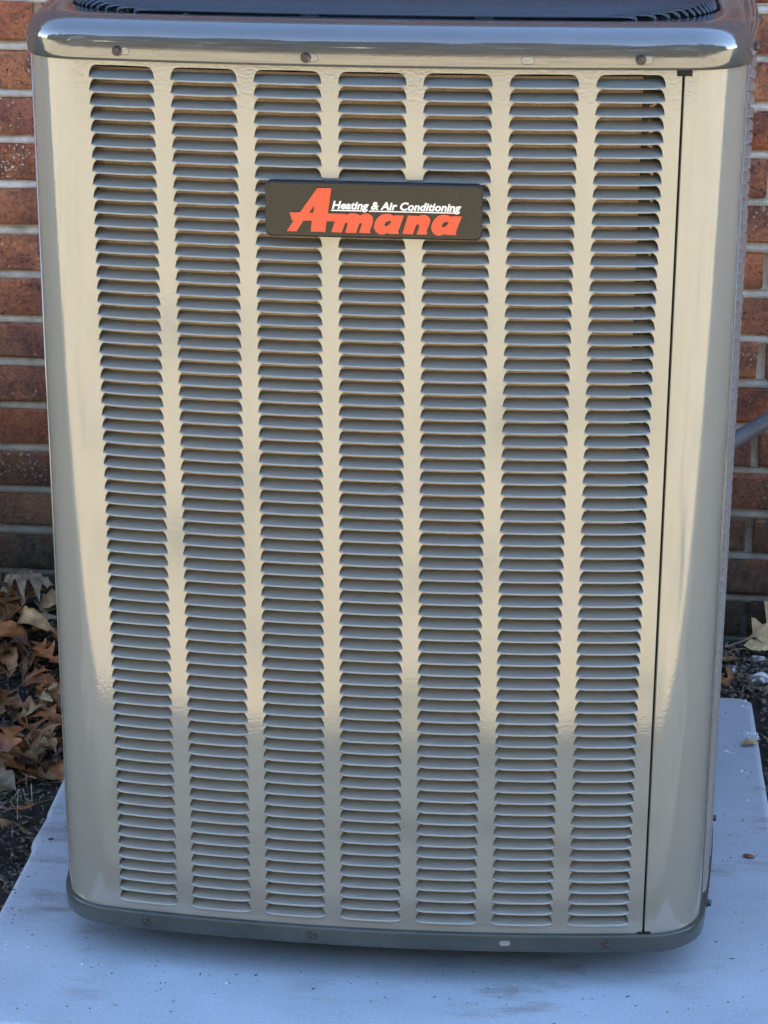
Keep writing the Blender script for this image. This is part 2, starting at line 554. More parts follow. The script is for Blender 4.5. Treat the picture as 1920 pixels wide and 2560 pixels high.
at = me.attributes.new('tone', 'FLOAT', 'FACE'); at.data.foreach_set('value', bulkT)
o = link('brick', me, house, M_BRICKS); o['kind'] = 'stuff'
o = mort.build('mortar', M_MORTAR, house, True)
mb = MB(); mb.box(WX0, WX1, WY + .03, WY + .25, GZ - .1, WZT); mb.build('backing_wall', M_MORTAR, house)
M_WOOD = simple('white_fascia', (.62, .60, .56), .5)
mb = MB(); mb.box(WX0 - .2, WX1 + .2, WY - .27, WY + .3, WZT, WZT + .02); mb.box(WX0 - .2, WX1 + .2, WY - .29, WY - .27, WZT - .02, WZT + .15); mb.build('eave', M_WOOD, house)
M_ROOF = simple('roof_shingle', (.06, .055, .05), .9)
mb = MB(); mb.add([(WX0 - .3, WY - .33, WZT + .14), (WX1 + .3, WY - .33, WZT + .14), (WX1 + .3, WY + 4, WZT + 1.9), (WX0 - .3, WY + 4, WZT + 1.9),
                   (WX0 - .3, WY - .33, WZT + .16), (WX1 + .3, WY - .33, WZT + .16), (WX1 + .3, WY + 4, WZT + 1.92), (WX0 - .3, WY + 4, WZT + 1.92)],
                  [(0, 3, 2, 1), (4, 5, 6, 7), (0, 1, 5, 4), (1, 2, 6, 5), (2, 3, 7, 6), (3, 0, 4, 7)])
mb.build('roof', M_ROOF, house)

# ------------------------------------------------------------------ equipment pad
PZ = -1.014
def make_pad():
    pts = []
    r = random.Random(5)
    def edge(p, q, n, amp):
        for i in range(n):
            t = i / n
            j = amp * mnoise.noise(Vector((p[0] * 7 + t * 9, p[1] * 5 + t * 11, .3)))
            nx, ny = (q[1] - p[1]), -(q[0] - p[0]); l = sqrt(nx * nx + ny * ny)
            pts.append((p[0] + (q[0] - p[0]) * t + nx / l * j, p[1] + (q[1] - p[1]) * t + ny / l * j))
    x0, x1, y0, y1, c = -.460, .481, -.128, .833, .012
    edge((x0 + c, y0), (x1 - c, y0), 30, .0008); edge((x1 - c, y0), (x1, y0 + c), 3, 0)
    edge((x1, y0 + c), (x1 - .008, y1 - c), 26, .0008); edge((x1 - .008, y1 - c), (x1 - .008 - c, y1), 3, 0)
    edge((x1 - .008 - c, y1), (x0 + c, y1), 26, .0008); edge((x0 + c, y1), (x0, y1 - c), 3, 0)
    # left edge with its two shallow bites
    prof = [(.82, 0), (.60, -.001), (.47, -.0005), (.40, .0005), (.378, .001), (.365, .0035), (.34, .003), (.30, .0012), (.291, .001), (.283, .0055), (.25, .006), (.15, .0055), (.05, .004), (-.04, .0025), (-.11, .001)]
    for y, dx in prof: pts.append((x0 + dx + .0004 * r.uniform(-1, 1), y))
    pts.append((x0 + .0035, y0 + .0035))
    n = len(pts)
    cx, cy = .0105, .3525
    rings = [(.0, PZ - .075), (.0, PZ - .008), (.0018, PZ - .0028), (.0045, PZ - .0006), (.009, PZ)]
    V = []
    for ins, z in rings:
        for x, y in pts:
            V.append((x + (ins if x < cx else -ins) * min(1, abs(x - cx) / .4), y + (ins if y < cy else -ins) * min(1, abs(y - cy) / .4), z))
    F = []
    for k in range(len(rings) - 1):
        for i in range(n):
            j = (i + 1) % n
            F.append((k * n + i, k * n + j, (k + 1) * n + j, (k + 1) * n + i))
    F.append(tuple((len(rings) - 1) * n + i for i in range(n)))
    me = mesh('equipment_pad', V, F, True)
    me.polygons[len(F) - 1].use_smooth = False
    o = link('equipment_pad', me, None, M_PAD)
    tag(o, 'flat light grey square pad under the air conditioner on dark soil', 'pad')
make_pad()

# ------------------------------------------------------------------ air conditioner
Rb, A, Rc, SX = 2.31, .382, .065, .0054     # side bow radius, half size, corner radius, centre x
CY = A
def corner_u():
    d = Rb - A
    b = d * 2
    return (-b + sqrt(b * b - 8 * (d * d - (Rb - Rc) ** 2))) / 4
U = corner_u()
BETA = atan2(U, Rb - A + U)
def outline(off=0.0, n_side=24, n_c=12):
    """points (x,y) + outward normals of the bowed square, counter-clockwise from the front-left tangent"""
    P = []
    for q in range(4):
        rot = q * pi / 2
        L = []
        for i in range(n_side):
            a = -BETA + 2 * BETA * i / n_side
            L.append(((Rb + off) * sin(a), (Rb - A) - (Rb + off) * cos(a), sin(a), -cos(a)))
        a0 = -pi / 2 + BETA; a1 = -BETA
        for i in range(n_c):
            a = a0 + (a1 - a0) * i / n_c
            L.append((U + (Rc + off) * cos(a), -U + (Rc + off) * sin(a), cos(a), sin(a)))
        for x, y, nx, ny in L:
            P.append((SX + x * cos(rot) - y * sin(rot), CY + x * sin(rot) + y * cos(rot), nx * cos(rot) - ny * sin(rot), nx * sin(rot) + ny * cos(rot)))
    return P
def side_map(q):
    """local (x, depth, z) -> world for side q (0 front, 1 right, 3 left); x measured from the middle of the side"""
    rot = q * pi / 2
    cr, sr = cos(rot), sin(rot)
    def f(x, d, z):
        a = math.asin(max(-1, min(1, x / Rb)))
        X = (Rb - d) * sin(a); Y = (Rb - A) - (Rb - d) * cos(a)
        return (SX + X * cr - Y * sr, CY + X * sr + Y * cr, z)
    def nrm(x):
        a = math.asin(max(-1, min(1, x / Rb)))
        nx, ny = sin(a), -cos(a)
        return (nx * cr - ny * sr, nx * sr + ny * cr, 0)
    return f, nrm
def corner_pts(q, n=16):
    """outline points of the corner following side q, going counter-clockwise"""
    rot = q * pi / 2
    out = []
    a0 = -pi / 2 + BETA; a1 = -BETA
    for i in range(n + 1):
        a = a0 + (a1 - a0) * i / n
        x, y, nx, ny = U + Rc * cos(a), -U + Rc * sin(a), cos(a), sin(a)
        out.append((SX + x * cos(rot) - y * sin(rot), CY + x * sin(rot) + y * cos(rot), nx * cos(rot) - ny * sin(rot), nx * sin(rot) + ny * cos(rot)))
    return out

PITCH, ROW, NC, NR = .084, .01356, 7, 69
PTOP, PBOT = .012, -.958
unit = tag(empty('air_conditioner', (SX, CY, PZ)), 'tall beige louvered outdoor air conditioner with a black badge standing on the grey pad', 'air conditioner')

HOLE = [(-.0340, -.0120), (-.0329, -.0062), (-.0320, -.0042), (-.0306, -.0019), (-.0282, -.0005), (-.0258, 0.0), (0, 0.0003), (.0258, 0.0), (.0282, -.0005), (.0306, -.0019), (.0320, -.0042), (.0329, -.0062), (.0340, -.0120), (.0262, -.0120), (0, -.0120), (-.0262, -.0120)]
def louvred_sheet(M, q, xoff, grid_lo, grid_hi, before, after):
    """sheet of side q with NC x NR slots; before/after: extra outline points on either end"""
    f, nr = side_map(q)
    zt, zb = .00066, -.0129
    bx = [-.042, -.0262, 0, .0262, .042]
    for c in range(NC):
        xc = (c - 3) * PITCH + xoff
        for r in range(NR):
            z0 = -r * ROW
            L = [(x, z) for x, z in HOLE]
            B = [(-.042, zb), (-.042, -.0062), (-.042, -.0034), (-.042, -.0014), (-.042, zt), (-.0262, zt), (0, zt), (.0262, zt), (.042, zt), (.042, -.0014), (.042, -.0034), (.042, -.0062), (.042, zb), (.0262, zb), (0, zb), (-.0262, zb)]
            n = len(L)
            V = [f(xc + x, 0, z0 + z) for x, z in L] + [f(xc + x, 0, z0 + z) for x, z in B]
            Nn = [nr(xc + x) for x, z in L] + [nr(xc + x) for x, z in B]
            # depth return of the cut edge
            V += [f(xc + x, .0011, z0 + z) for x, z in L]
            Nn += [nr(xc + x) for x, z in L]
            F = []
            for i in range(n):
                j = (i + 1) % n
                F.append((i, n + i, n + j, j)[::-1])
                F.append((i, j, 2 * n + j, 2 * n + i)[::-1])
            M.add(V, F, Nn)
    g0 = -3.5 * PITCH + xoff; g1 = 3.5 * PITCH + xoff
    gz0 = .00066; gz1 = -(NR - 1) * ROW - .0129
    def strip(cols, za, zb_):
        V = []; Nn = []
        for (x, y, nx, ny) in cols:
            V += [(x, y, za), (x, y, zb_)]; Nn += [(nx, ny, 0)] * 2
        M.add(V, [(2 * i, 2 * i + 1, 2 * i + 3, 2 * i + 2) for i in range(len(cols) - 1)], Nn)
    def cols(xa, xb, n):
        out = []
        for i in range(n + 1):
            x = xa + (xb - xa) * i / n
            p = f(x, 0, 0); nn = nr(x)
            out.append((p[0], p[1], nn[0], nn[1]))
        return out
    strip(cols(g0, g1, 28), PTOP, gz0)
    strip(cols(g0, g1, 28), gz1, PBOT)
    strip(before + cols(grid_lo, g0, 3), PTOP, PBOT)
    strip(cols(g1, grid_hi, 3) + after, PTOP, PBOT)

XE = Rb * sin(BETA)
left_c = corner_pts(3, 20)             # runs from the left side round to the front
right_c = corner_pts(0, 20)
# tail of the front panel along the left side
f3, n3 = side_map(3)
tail = []
for x in (XE - .012, XE - .006):
    p = f3(x, 0, 0); nn = n3(x); tail.append((p[0], p[1], nn[0], nn[1]))
M = MB()
louvred_sheet(M, 0, -SX, -XE, .3012 - SX, tail + left_c[:-1], [])
front = M.build('front_panel', M_PAINT, unit)
for p in front.data.polygons: p.use_smooth = True
# folded return of the front panel at the seam + hem at its left edge
f0, n0 = side_map(0)
mb = MB()
xs_ = .3012 - SX
mb.add([f0(xs_, 0, PTOP), f0(xs_ + .0003, .0008, PTOP), f0(xs_ + .0003, .014, PTOP), f0(xs_, 0, PBOT), f0(xs_ + .0003, .0008, PBOT), f0(xs_ + .0003, .014, PBOT)], [(0, 3, 4, 1), (1, 4, 5, 2)])
mb.build('folded_edge', M_PAINT, front)
mb = MB()
ph = f3(XE - .0125, -.0012, 0)
mb.tube([(ph[0], ph[1], PTOP - .008), (ph[0], ph[1], PBOT)], .0021, 8)
mb.build('hem', M_PAINT, front, True)

# louvers
def louver_mesh():
    XS = [-.0341, -.0288, -.0245, 0, .0245, .0288, .0341]
    KE = [0, .72, 1, 1.08, 1, .72, 0]
    rows = []
    for d0, z0, d1, z1 in ((.0034, -.0122, .0006, -.0134), (.0002, -.0122, -.0034, -.0136), (-.0002, -.0119, -.0038, -.0129), (.0001, -.0116, -.0033, -.0121), (.0010, -.0112, -.0019, -.0115)):
        rows.append([(x, d0 + (d1 - d0) * k, z0 + (z1 - z0) * k) for x, k in zip(XS, KE)])
    rows.append([(x * (.985 if abs(x) > .03 else .93), .0096, -.0059 if abs(x) > .03 else -.0053) for x in XS])
    V = [v for r_ in rows for v in r_]
    F = []
    for k in range(5):
        for i in range(6):
            a = k * 7 + i
            F.append((a, a + 1, a + 8, a + 7))
    me = mesh('louver', [(x, d, z) for x, d, z in V], F, True)
    me.materials.append(M_PAINT)
    try:
        me.set_sharp_from_angle(angle=R(62))
    except Exception:
        pass
    return me
LOUV = louver_mesh()
lV = [v.co.copy() for v in LOUV.vertices]; lF = [tuple(p.vertices) for p in LOUV.polygons]
def louver_xf(q, c, r, xoff):
    f, nr = side_map(q)
    x = (c - 3) * PITCH + xoff
    p = f(x, 0, -r * ROW); n = nr(x)
    return Matrix.Translation(p) @ Matrix.Rotation(atan2(n[0], -n[1]), 4, 'Z')
def add_bulk(M_, q, c, r, xoff):
    T = louver_xf(q, c, r, xoff)
    M_.add([T @ v for v in lV], lF)
bulk = MB()
single = 0
for r in range(NR):
    for c in range(NC):
        hidden = 8 <= r <= 10 and c in (2, 3, 4)
        if single < 300 and not hidden:
            o = link('louver', LOUV, front)
            o.matrix_local = louver_xf(0, c, r, -SX) @ Matrix.Translation((0, 0, rng.gauss(0, .00008))) @ Matrix.Rotation(rng.gauss(0, .012), 4, 'X') @ Matrix.Rotation(rng.gauss(0, .0012), 4, 'Y')
            single += 1
        else:
            add_bulk(bulk, 0, c, r, -SX)
o = bulk.build('louver', M_PAINT, front, True); o['kind'] = 'stuff'
o.data.set_sharp_from_angle(angle=R(62))

# right corner panel (plain)
def corner_sheet(name, cols, parent, m=M_PAINT):
    V = []; Nn = []
    for (x, y, nx, ny) in cols:
        V += [(x, y, PTOP), (x, y, PBOT)]; Nn += [(nx, ny, 0)] * 2
    me = mesh(name, V, [(2 * i, 2 * i + 1, 2 * i + 3, 2 * i + 2) for i in range(len(cols) - 1)], True, Nn)
    return link(name, me, parent, m)
xl = .3039 - SX
cc = []
pl = f0(xl, .010, 0); pn = n0(xl)
cc.append((pl[0], pl[1], -1, 0))
pl = f0(xl, .0012, 0); cc.append((pl[0], pl[1], -.9, -.43))
pl = f0(xl + .0006, .0002, 0); cc.append((pl[0], pl[1], -.4, -.9))
pl = f0(xl + .0016, 0, 0); cc.append((pl[0], pl[1], pn[0], pn[1]))
f1, n1 = side_map(1)
right_tail = []
for x in (-XE + .004, -XE + .010):
    p = f1(x, 0, 0); nn = n1(x); right_tail.append((p[0], p[1], nn[0], nn[1]))
corner_sheet('corner_panel', cc + right_c + right_tail, unit)
mb = MB()
ph = f1(-XE + .0105, -.0005, 0)
mb.tube([(ph[0], ph[1], PTOP - .008), (ph[0], ph[1], PBOT)], .0006, 6)
mb.build('corner_edge', M_PAINT, unit, True)
# black sheet standing in for the shade inside the open seam
mb = MB()
pa = f0(xs_ + .0004, .008, 0); pb = f0(xl, .008, 0)
mb.add([(pa[0], pa[1], PTOP), (pb[0], pb[1], PTOP), (pb[0], pb[1], PBOT), (pa[0], pa[1], PBOT)], [(0, 3, 2, 1)])
mb.build('seam_shade', M_BLACK, unit)
# raised black blocks standing in for the dark notches at both seam ends
def notch(z0, z1, w0, w1):
    mb = MB()
    x0, x1 = xl - .0075 + w0, xl + .0075 + w1
    V = [f0(x0, -.0012, z0), f0(x1, -.0012, z0), f0(x1, -.0012, z1), f0(x0, -.0012, z1), f0(x0, .006, z0), f0(x1, .006, z0), f0(x1, .006, z1), f0(x0, .006, z1)]
    mb.add(V, [(0, 1, 2, 3), (1, 5, 6, 2), (5, 4, 7, 6), (4, 0, 3, 7), (3, 2, 6, 7), (0, 4, 5, 1)])
    o = mb.build('seam_notch', M_BLACK, unit)
    bv = o.modifiers.new('bevel', 'BEVEL'); bv.width = .0008; bv.segments = 2
notch(-.0012, .0062, -.0005, -.0005)
notch(-.9505, -.9442, -.0005, -.0005)

# side and back panels
for q, name in ((1, 'right_panel'), (3, 'left_panel')):
    M = MB()
    louvred_sheet(M, q, 0, -XE + .0115, XE - .0135, [], [])
    so = M.build(name, M_PAINT, unit)
    for p in so.data.polygons: p.use_smooth = True
    bulk = MB()
    for r in range(NR):
        for c in range(NC): add_bulk(bulk, q, c, r, 0)
    o = bulk.build('louver', M_PAINT, so, True); o['kind'] = 'stuff'
    o.data.set_sharp_from_angle(angle=R(62))
f2, n2 = side_map(2)
bc = corner_pts(1, 12)
for i in range(13):
    x = -XE + 2 * XE * i / 12
    p = f2(x, 0, 0); nn = n2(x); bc.append((p[0], p[1], nn[0], nn[1]))
bc += corner_pts(2, 12)
corner_sheet('back_panel', bc, unit)

# coil behind the louvers
def coil():
    cols = []
    off = -.017
    f_ = lambda x: f0(x, .017, 0)
    for i in range(25):
        x = -.268 + i * (.266 + .268) / 24
        p = f_(x - SX); nn = n0(x - SX); cols.append((p[0], p[1], nn[0], nn[1]))
    V = []; F = []
    for (x, y, nx, ny) in cols: V += [(x, y, -.004), (x, y, -.95)]
    F = [(2 * i, 2 * i + 1, 2 * i + 3, 2 * i + 2) for i in range(24)]
    # bends away at the left corner, cut end on the right
    cl = cols[0]
    bend = [(cl[0] - .045 * sin(t), cl[1] + .045 * (1 - cos(t))) for t in [pi / 2 * j / 6 for j in range(1, 7)]]
    prev = 0
    for (x, y) in bend + [(cl[0] - .045, .5)]:
        b = len(V); V += [(x, y, -.004), (x, y, -.95)]
        F.append((b, b + 1, prev + 1, prev)); prev = b
    b = len(V)
    V += [(cols[-1][0], cols[-1][1] + .04, -.004), (cols[-1][0], cols[-1][1] + .04, -.95)]
    F.append((48, 49, b + 1, b))
    o = link('coil', mesh('coil', V, F), unit, M_COIL)
    M = MB()
    for s_, a in ((1, -1), (-1, 1)):
        xx = SX + s_ * (A - .045)
        M.add([(xx, .12, 0), (xx, .64, 0), (xx, .64, -.95), (xx, .12, -.95)], [(0, 1, 2, 3)])
    M.add([(SX - .3, .62, 0), (SX + .3, .62, 0), (SX + .3, .62, -.95), (SX - .3, .62, -.95)], [(0, 1, 2, 3)])
    M.add([(.266, .045, 0), (.345, .065, 0), (.345, .065, -.95), (.266, .045, -.95)], [(0, 3, 2, 1)])
    M.build('inner_shroud', M_DARK, unit)
    # return bends beside the coil
    M = MB()
    M_COPPER = simple('copper_tube', (.42, .27, .17), .35, .8)
    for k in range(36):
        z = -.02 - k * .0255
        pts = [(.271 + .007 * sin(t), .030, z - .0062 + .0062 * cos(t)) for t in [pi * j / 6 for j in range(7)]]
        M.tube(pts, .0025, 6)
    M.build('return_bend', M_COPPER, unit, True)['kind'] = 'stuff'
coil()

# swept rings: cap and base
def sweep(name, prof, m, parent, inner=None):
    rings = [[(x, y, z) for (x, y, nx, ny) in outline(o_, 20, 14)] for o_, z in prof]
    n = len(rings[0])
    if inner: rings += inner(rings[-1])
    V = [v for r_ in rings for v in r_]
    F = []
    for k in range(len(rings) - 1):
        for i in range(n):
            j = (i + 1) % n
            F.append((k * n + i, k * n + j, (k + 1) * n + j, (k + 1) * n + i))
    o = link(name, mesh(name, V, F, True), parent, m)
    return o
def rsq(ang, half, r):
    """point of a rounded square in direction ang"""
    c, s = cos(ang), sin(ang)
    ax, ay = abs(c), abs(s)
    t = half / max(ax, ay)
    x, y = t * ax, t * ay
    k = half - r
    if x > k and y > k:
        b = -2 * k * (ax + ay); cc_ = 2 * k * k - r * r
        t = (-b + sqrt(b * b - 4 * cc_)) / 2
        x, y = t * ax, t * ay
    return math.copysign(x, c), math.copysign(y, s)
ZT = .0475
RHO = .025
prof = [(-.004, .0050), (.0015, .0046), (.0032, .0056), (.0042, .0085), (.0045, .0120), (.0045, .0175), (.0045, ZT - RHO)]
for i in range(1, 11):
    a = pi / 2 * i / 10
    prof.append((.0045 - RHO * (1 - cos(a)), ZT - RHO + RHO * sin(a)))
prof.append((-.0235, ZT))
OH, OR = .338, .125
def cap_inner(last):
    out = []
    for dh, z in ((.002, ZT), (0, ZT - .0004), (-.002, ZT - .002), (-.003, ZT - .006), (-.0035, ZT - .04)):
        ring = []
        for (x, y, z_) in last:
            a = atan2(y - CY, x - SX)
            px, py = rsq(a, OH + dh, OR + dh)
            ring.append((SX + px, CY + py, z))
        out.append(ring)
    return out
cap = sweep('cap', prof, M_CAP, unit, cap_inner)
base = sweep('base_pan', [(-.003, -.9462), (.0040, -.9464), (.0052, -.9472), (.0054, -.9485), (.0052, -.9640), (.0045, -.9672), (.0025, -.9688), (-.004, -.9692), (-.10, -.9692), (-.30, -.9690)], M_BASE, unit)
mb = MB()
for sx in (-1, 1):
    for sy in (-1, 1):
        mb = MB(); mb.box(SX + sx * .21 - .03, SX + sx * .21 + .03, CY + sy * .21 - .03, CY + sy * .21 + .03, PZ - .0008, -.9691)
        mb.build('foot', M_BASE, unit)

# fan grille: nested rounded-square wire loops over a black disc painted as the opening's shade
grille = MB()
mb = MB()
mb.add([(SX + rsq(2 * pi * i / 64, OH + .001, OR)[0], CY + rsq(2 * pi * i / 64, OH + .001, OR)[1], ZT - .05) for i in range(64)], [tuple(range(64))])
well = mb.build('fan_grille', M_BLACK, unit)
def open_half(y):
    """half width of the opening at depth y"""
    d = abs(y - CY)
    k = OH - OR
    return OH if d < k else k + sqrt(max(0, OR * OR - (d - k) ** 2))
yy = CY - OH + .0075
kk = 0
while yy < CY + OH - .006:
    hw = open_half(yy) - .006
    rise = ZT + .0010 + .012 * min(1, kk / 16)
    P = [(SX - hw, yy + .004, ZT - .004), (SX - hw + .0015, yy + .001, ZT + .0015)]
    n = 14
    for i in range(n + 1):
        x = -hw + .006 + (2 * hw - .012) * i / n
        P.append((SX + x, yy + (1 - cos(x / Rb)) * Rb * max(0, 1 - kk / 30), rise))
    P += [(SX + hw - .0015, yy + .001, ZT + .0015), (SX + hw, yy + .004, ZT - .004)]
    mb = MB(); mb.tube(P, .0026, 6)
    mb.build('wire', M_WIRE, well, True)
    yy += .0088; kk += 1
for a in (-.2, -.067, .106, .24):
    mb = MB()
    hw = open_half(CY + a * 1.2)
    mb.tube([(SX + a, CY - hw + .006, ZT - .004), (SX + a, CY - hw + .15, ZT + .0075), (SX + a, CY + hw - .15, ZT + .0075), (SX + a, CY + hw - .006, ZT - .004)], .0028, 6)
    mb.build('wire_brace', M_WIRE, well, True)
for x in (-.067, .106):
    mb = MB(); y = CY - OH + .006
    mb.box(x - .009, x + .009, y - .003, y + .006, ZT - .003, ZT + .0014); mb.build('wire_clip', M_WIRE, well)

# screws and slots
def ring_pos(off, x):
    """point on the front of the outline (offset) at world x, with normal"""
    a = math.asin((x - SX) / (Rb + off))
    return Vector((x, CY + (Rb - A) - (Rb + off) * cos(a), 0)), Vector((sin(a), -cos(a), 0))
def screw_mesh():
    mb = MB()
    n = 18
    def ring(r, y): return [(r * cos(2 * pi * i / n), y, r * sin(2 * pi * i / n)) for i in range(n)]
    def hexr(r, y): return [(r * cos(2 * pi * i / 6), y, r * sin(2 * pi * i / 6)) for i in range(6)]
    R_ = [ring(.0050, .0005), ring(.0053, -.0006), ring(.0050, -.0013), ring(.0036, -.0016)]
    V = [v for r_ in R_ for v in r_]
    F = []
    for k in range(3):
        for i in range(n):
            j = (i + 1) % n
            F.append((k * n + i, k * n + j, (k + 1) * n + j, (k + 1) * n + i)[::-1])
    F.append(tuple(3 * n + i for i in range(n)))
    mb.add(V, F)
    H = [hexr(.0040, -.0015), hexr(.0040, -.0042), hexr(.0034, -.0048), hexr(.0028, -.0045)]
    V = [v for r_ in H for v in r_]; F = []
    for k in range(3):
        for i in range(6):
            j = (i + 1) % 6
            F.append((k * 6 + i, k * 6 + j, (k + 1) * 6 + j, (k + 1) * 6 + i)[::-1])
    F.append(tuple(18 + i for i in range(6)))
    mb.add(V, F)
    # driver slot: two raised half pads either side
    for s_ in (-1, 1):
        mb.box(*sorted((s_ * .0005, s_ * .0024)), -.0047, -.0044, -.0018, .0018)
    me = mesh('screw', mb.V, mb.F)
    me.materials.append(M_STEEL)
    return me
SCR = screw_mesh()
def put_screw(parent, off, x, z, ang, slot_dx=.006, mslot=M_PAINT):
    p, n = ring_pos(off, x)
    T = Matrix.Translation((p.x, p.y, z)) @ Matrix.Rotation(atan2(n.x, -n.y), 4, 'Z')
    o = link('screw', SCR, parent)
    o.matrix_local = T @ Matrix.Rotation(ang, 4, 'Y')
    if slot_dx: put_slot(parent, off, x + slot_dx, z, mslot, .0034, .0058)
def put_slot(parent, off, x, z, mslot, h=.0033, hw=.0062):
    p, n = ring_pos(off, x)
    T = Matrix.Translation((p.x, p.y, z)) @ Matrix.Rotation(atan2(n.x, -n.y), 4, 'Z')
    def stad(r, ex, y):
        out = []
        for i in range(20):
            a = 2 * pi * i / 20
            out.append((r * cos(a) + (ex if cos(a) >= 0 else -ex), y, r * sin(a)))
        return out
    ex = hw - h
    Rg = [stad(h + .0007, ex, .0003), stad(h + .0004, ex, -.0005), stad(h, ex, -.0004), stad(h - .0002, ex, .0000)]
    V = [v for r_ in Rg for v in r_]; F = []
    for k in range(3):
        for i in range(20):
            j = (i + 1) % 20
            F.append((k * 20 + i, k * 20 + j, (k + 1) * 20 + j, (k + 1) * 20 + i)[::-1])
    mb = MB(); mb.add(V, F); o = mb.build('slot_rim', parent.data.materials[0], parent, True); o.matrix_local = T
    mb = MB(); mb.add(stad(h - .0001, ex, -.00012), [tuple(range(20))]); o = mb.build('slotted_hole', mslot, parent); o.matrix_local = T
for x, z, a in ((-.2543, .0150, .05), (-.0648, .0135, .35), (.2603, .0150, .1)):
    put_screw(cap, .0045, x, z, a)
put_slot(cap, .0045, .1515, .0140, M_PAINT)
for x, z, a in ((-.2547, -.9580, .5), (-.0651, -.9570, 0.9), (.2616, -.9570, .2)):
    put_screw(base, .0053, x, z, a, .004 if x < 0 else -.004, M_BASE)
put_slot(base, .0053, .1501, -.9565, M_PAINT)
# screws on the right-hand side, seen edge-on
def side_screw(parent, off, yy, z):
    a = math.asin((yy - CY) / (Rb + off))
    p = Vector((SX - (Rb - A) + (Rb + off) * cos(a), yy, z))
    n = Vector((cos(a), sin(a), 0))
    o = link('screw', SCR, parent)
    o.matrix_local = Matrix.Translation(p) @ Matrix.Rotation(atan2(n.x, -n.y), 4, 'Z') @ Matrix.Rotation(.3, 4, 'Y')
side_screw(cap, .0045, .115, .0165); side_screw(cap, .0045, .33, .0165)
side_screw(base, .0053, .115, -.957); side_screw(base, .0053, .33, -.957)

# ------------------------------------------------------------------ badge
badge = None
def rrect(w, h, r, n=6):
    out = []
    for cx, cy, a0 in ((w - r, h - r, 0), (-w + r, h - r, pi / 2), (-w + r, -h + r, pi), (w - r, -h + r, 1.5 * pi)):
        for i in range(n + 1):
            a = a0 + pi / 2 * i / n
            out.append((cx + r * cos(a), cy + r * sin(a)))
    return out
BX, BZ, BW, BH = .0023, -.1347, .1083, .0283
YB = -.0102                                         # front face of the badge
def make_badge():
    rings = []
    for ins, y in ((0.0006, .001), (0, YB + .0035), (.0003, YB + .0016), (.0010, YB + .0005), (.0022, YB)):
        rings.append([(BX + x, y, BZ + z) for x, z in rrect(BW - ins, BH - ins, .0062 - min(ins, .002))])
    n = len(rings[0])
    V = [v for r_ in rings for v in r_]; F = []
    for k in range(len(rings) - 1):
        for i in range(n):
            j = (i + 1) % n
            F.append((k * n + i, k * n + j, (k + 1) * n + j, (k + 1) * n + i)[::-1])
    F.append(tuple((len(rings) - 1) * n + i for i in range(n))[::-1])
    me = mesh('badge', V, F, True)
    me.polygons[len(F) - 1].use_smooth = False
    return link('badge', me, unit, M_BADGE)
badge = make_badge()
LET = {
 'Am': [(-841, -1570), (-772, -1461), (-788, -1458), (-812, -1379), (-707, -1377), (-533, -1130), (-392, -1127), (-427, -1380), (-245, -1382), (-239, -1393), (-217, -1378), (-192, -1372), (-161, -1373), (-129, -1381), (-104, -1394), (-79, -1378), (-51, -1371), (-20, -1374), (9, -1390), (24, -1418), (24, -1443), (15, -1482), (-10, -1552), (-4, -1558), (-7, -1571), (-117, -1570), (-91, -1491), (-90, -1478), (-98, -1469), (-107, -1469), (-115, -1478), (-145, -1571), (-255, -1571), (-231, -1488), (-231, -1475), (-239, -1469), (-250, -1470), (-258, -1481), (-286, -1559), (-296, -1572), (-395, -1569), (-358, -1459), (-440, -1461), (-455, -1570), (-601, -1568), (-588, -1458), (-673, -1459), (-743, -1569)],
 'Am_h': [(-614, -1378), (-572, -1377), (-564, -1307), (-571, -1312)],
 'a1': [(87, -1580), (54, -1559), (34, -1526), (31, -1497), (43, -1453), (68, -1412), (104, -1382), (140, -1371), (176, -1370), (209, -1378), (228, -1392), (238, -1383), (331, -1384), (271, -1554), (282, -1558), (278, -1573), (177, -1572), (174, -1561), (141, -1575), (112, -1582)],
 'a1_h': [(137, -1480), (144, -1462), (162, -1447), (184, -1440), (202, -1443), (204, -1455), (191, -1471), (170, -1490), (148, -1496), (138, -1491)],
 'n': [(315, -1569), (371, -1383), (465, -1383), (466, -1392), (493, -1377), (529, -1372), (565, -1381), (588, -1404), (593, -1429), (584, -1462), (556, -1539), (566, -1554), (560, -1571), (458, -1571), (484, -1490), (480, -1473), (465, -1470), (451, -1480), (419, -1572)],
 'a2': [(657, -1578), (625, -1559), (606, -1527), (602, -1491), (613, -1450), (637, -1410), (669, -1380), (709, -1367), (745, -1367), (781, -1376), (799, -1390), (806, -1380), (905, -1380), (844, -1550), (854, -1558), (850, -1569), (744, -1569), (744, -1557), (711, -1572), (683, -1579)],
 'a2_h': [(708, -1477), (714, -1459), (731, -1444), (753, -1436), (771, -1441), (771, -1454), (757, -1472), (736, -1489), (718, -1493), (709, -1487)],
}
def curve_mesh(cu, name):
    o = bpy.data.objects.new('tmp', cu)
    COL.objects.link(o)
    bpy.context.view_layer.update()
    dg = bpy.context.evaluated_depsgraph_get()
    me = bpy.data.meshes.new_from_object(o.evaluated_get(dg))
    bpy.data.objects.remove(o)
    me.name = name
    return me
YOFF = .0000
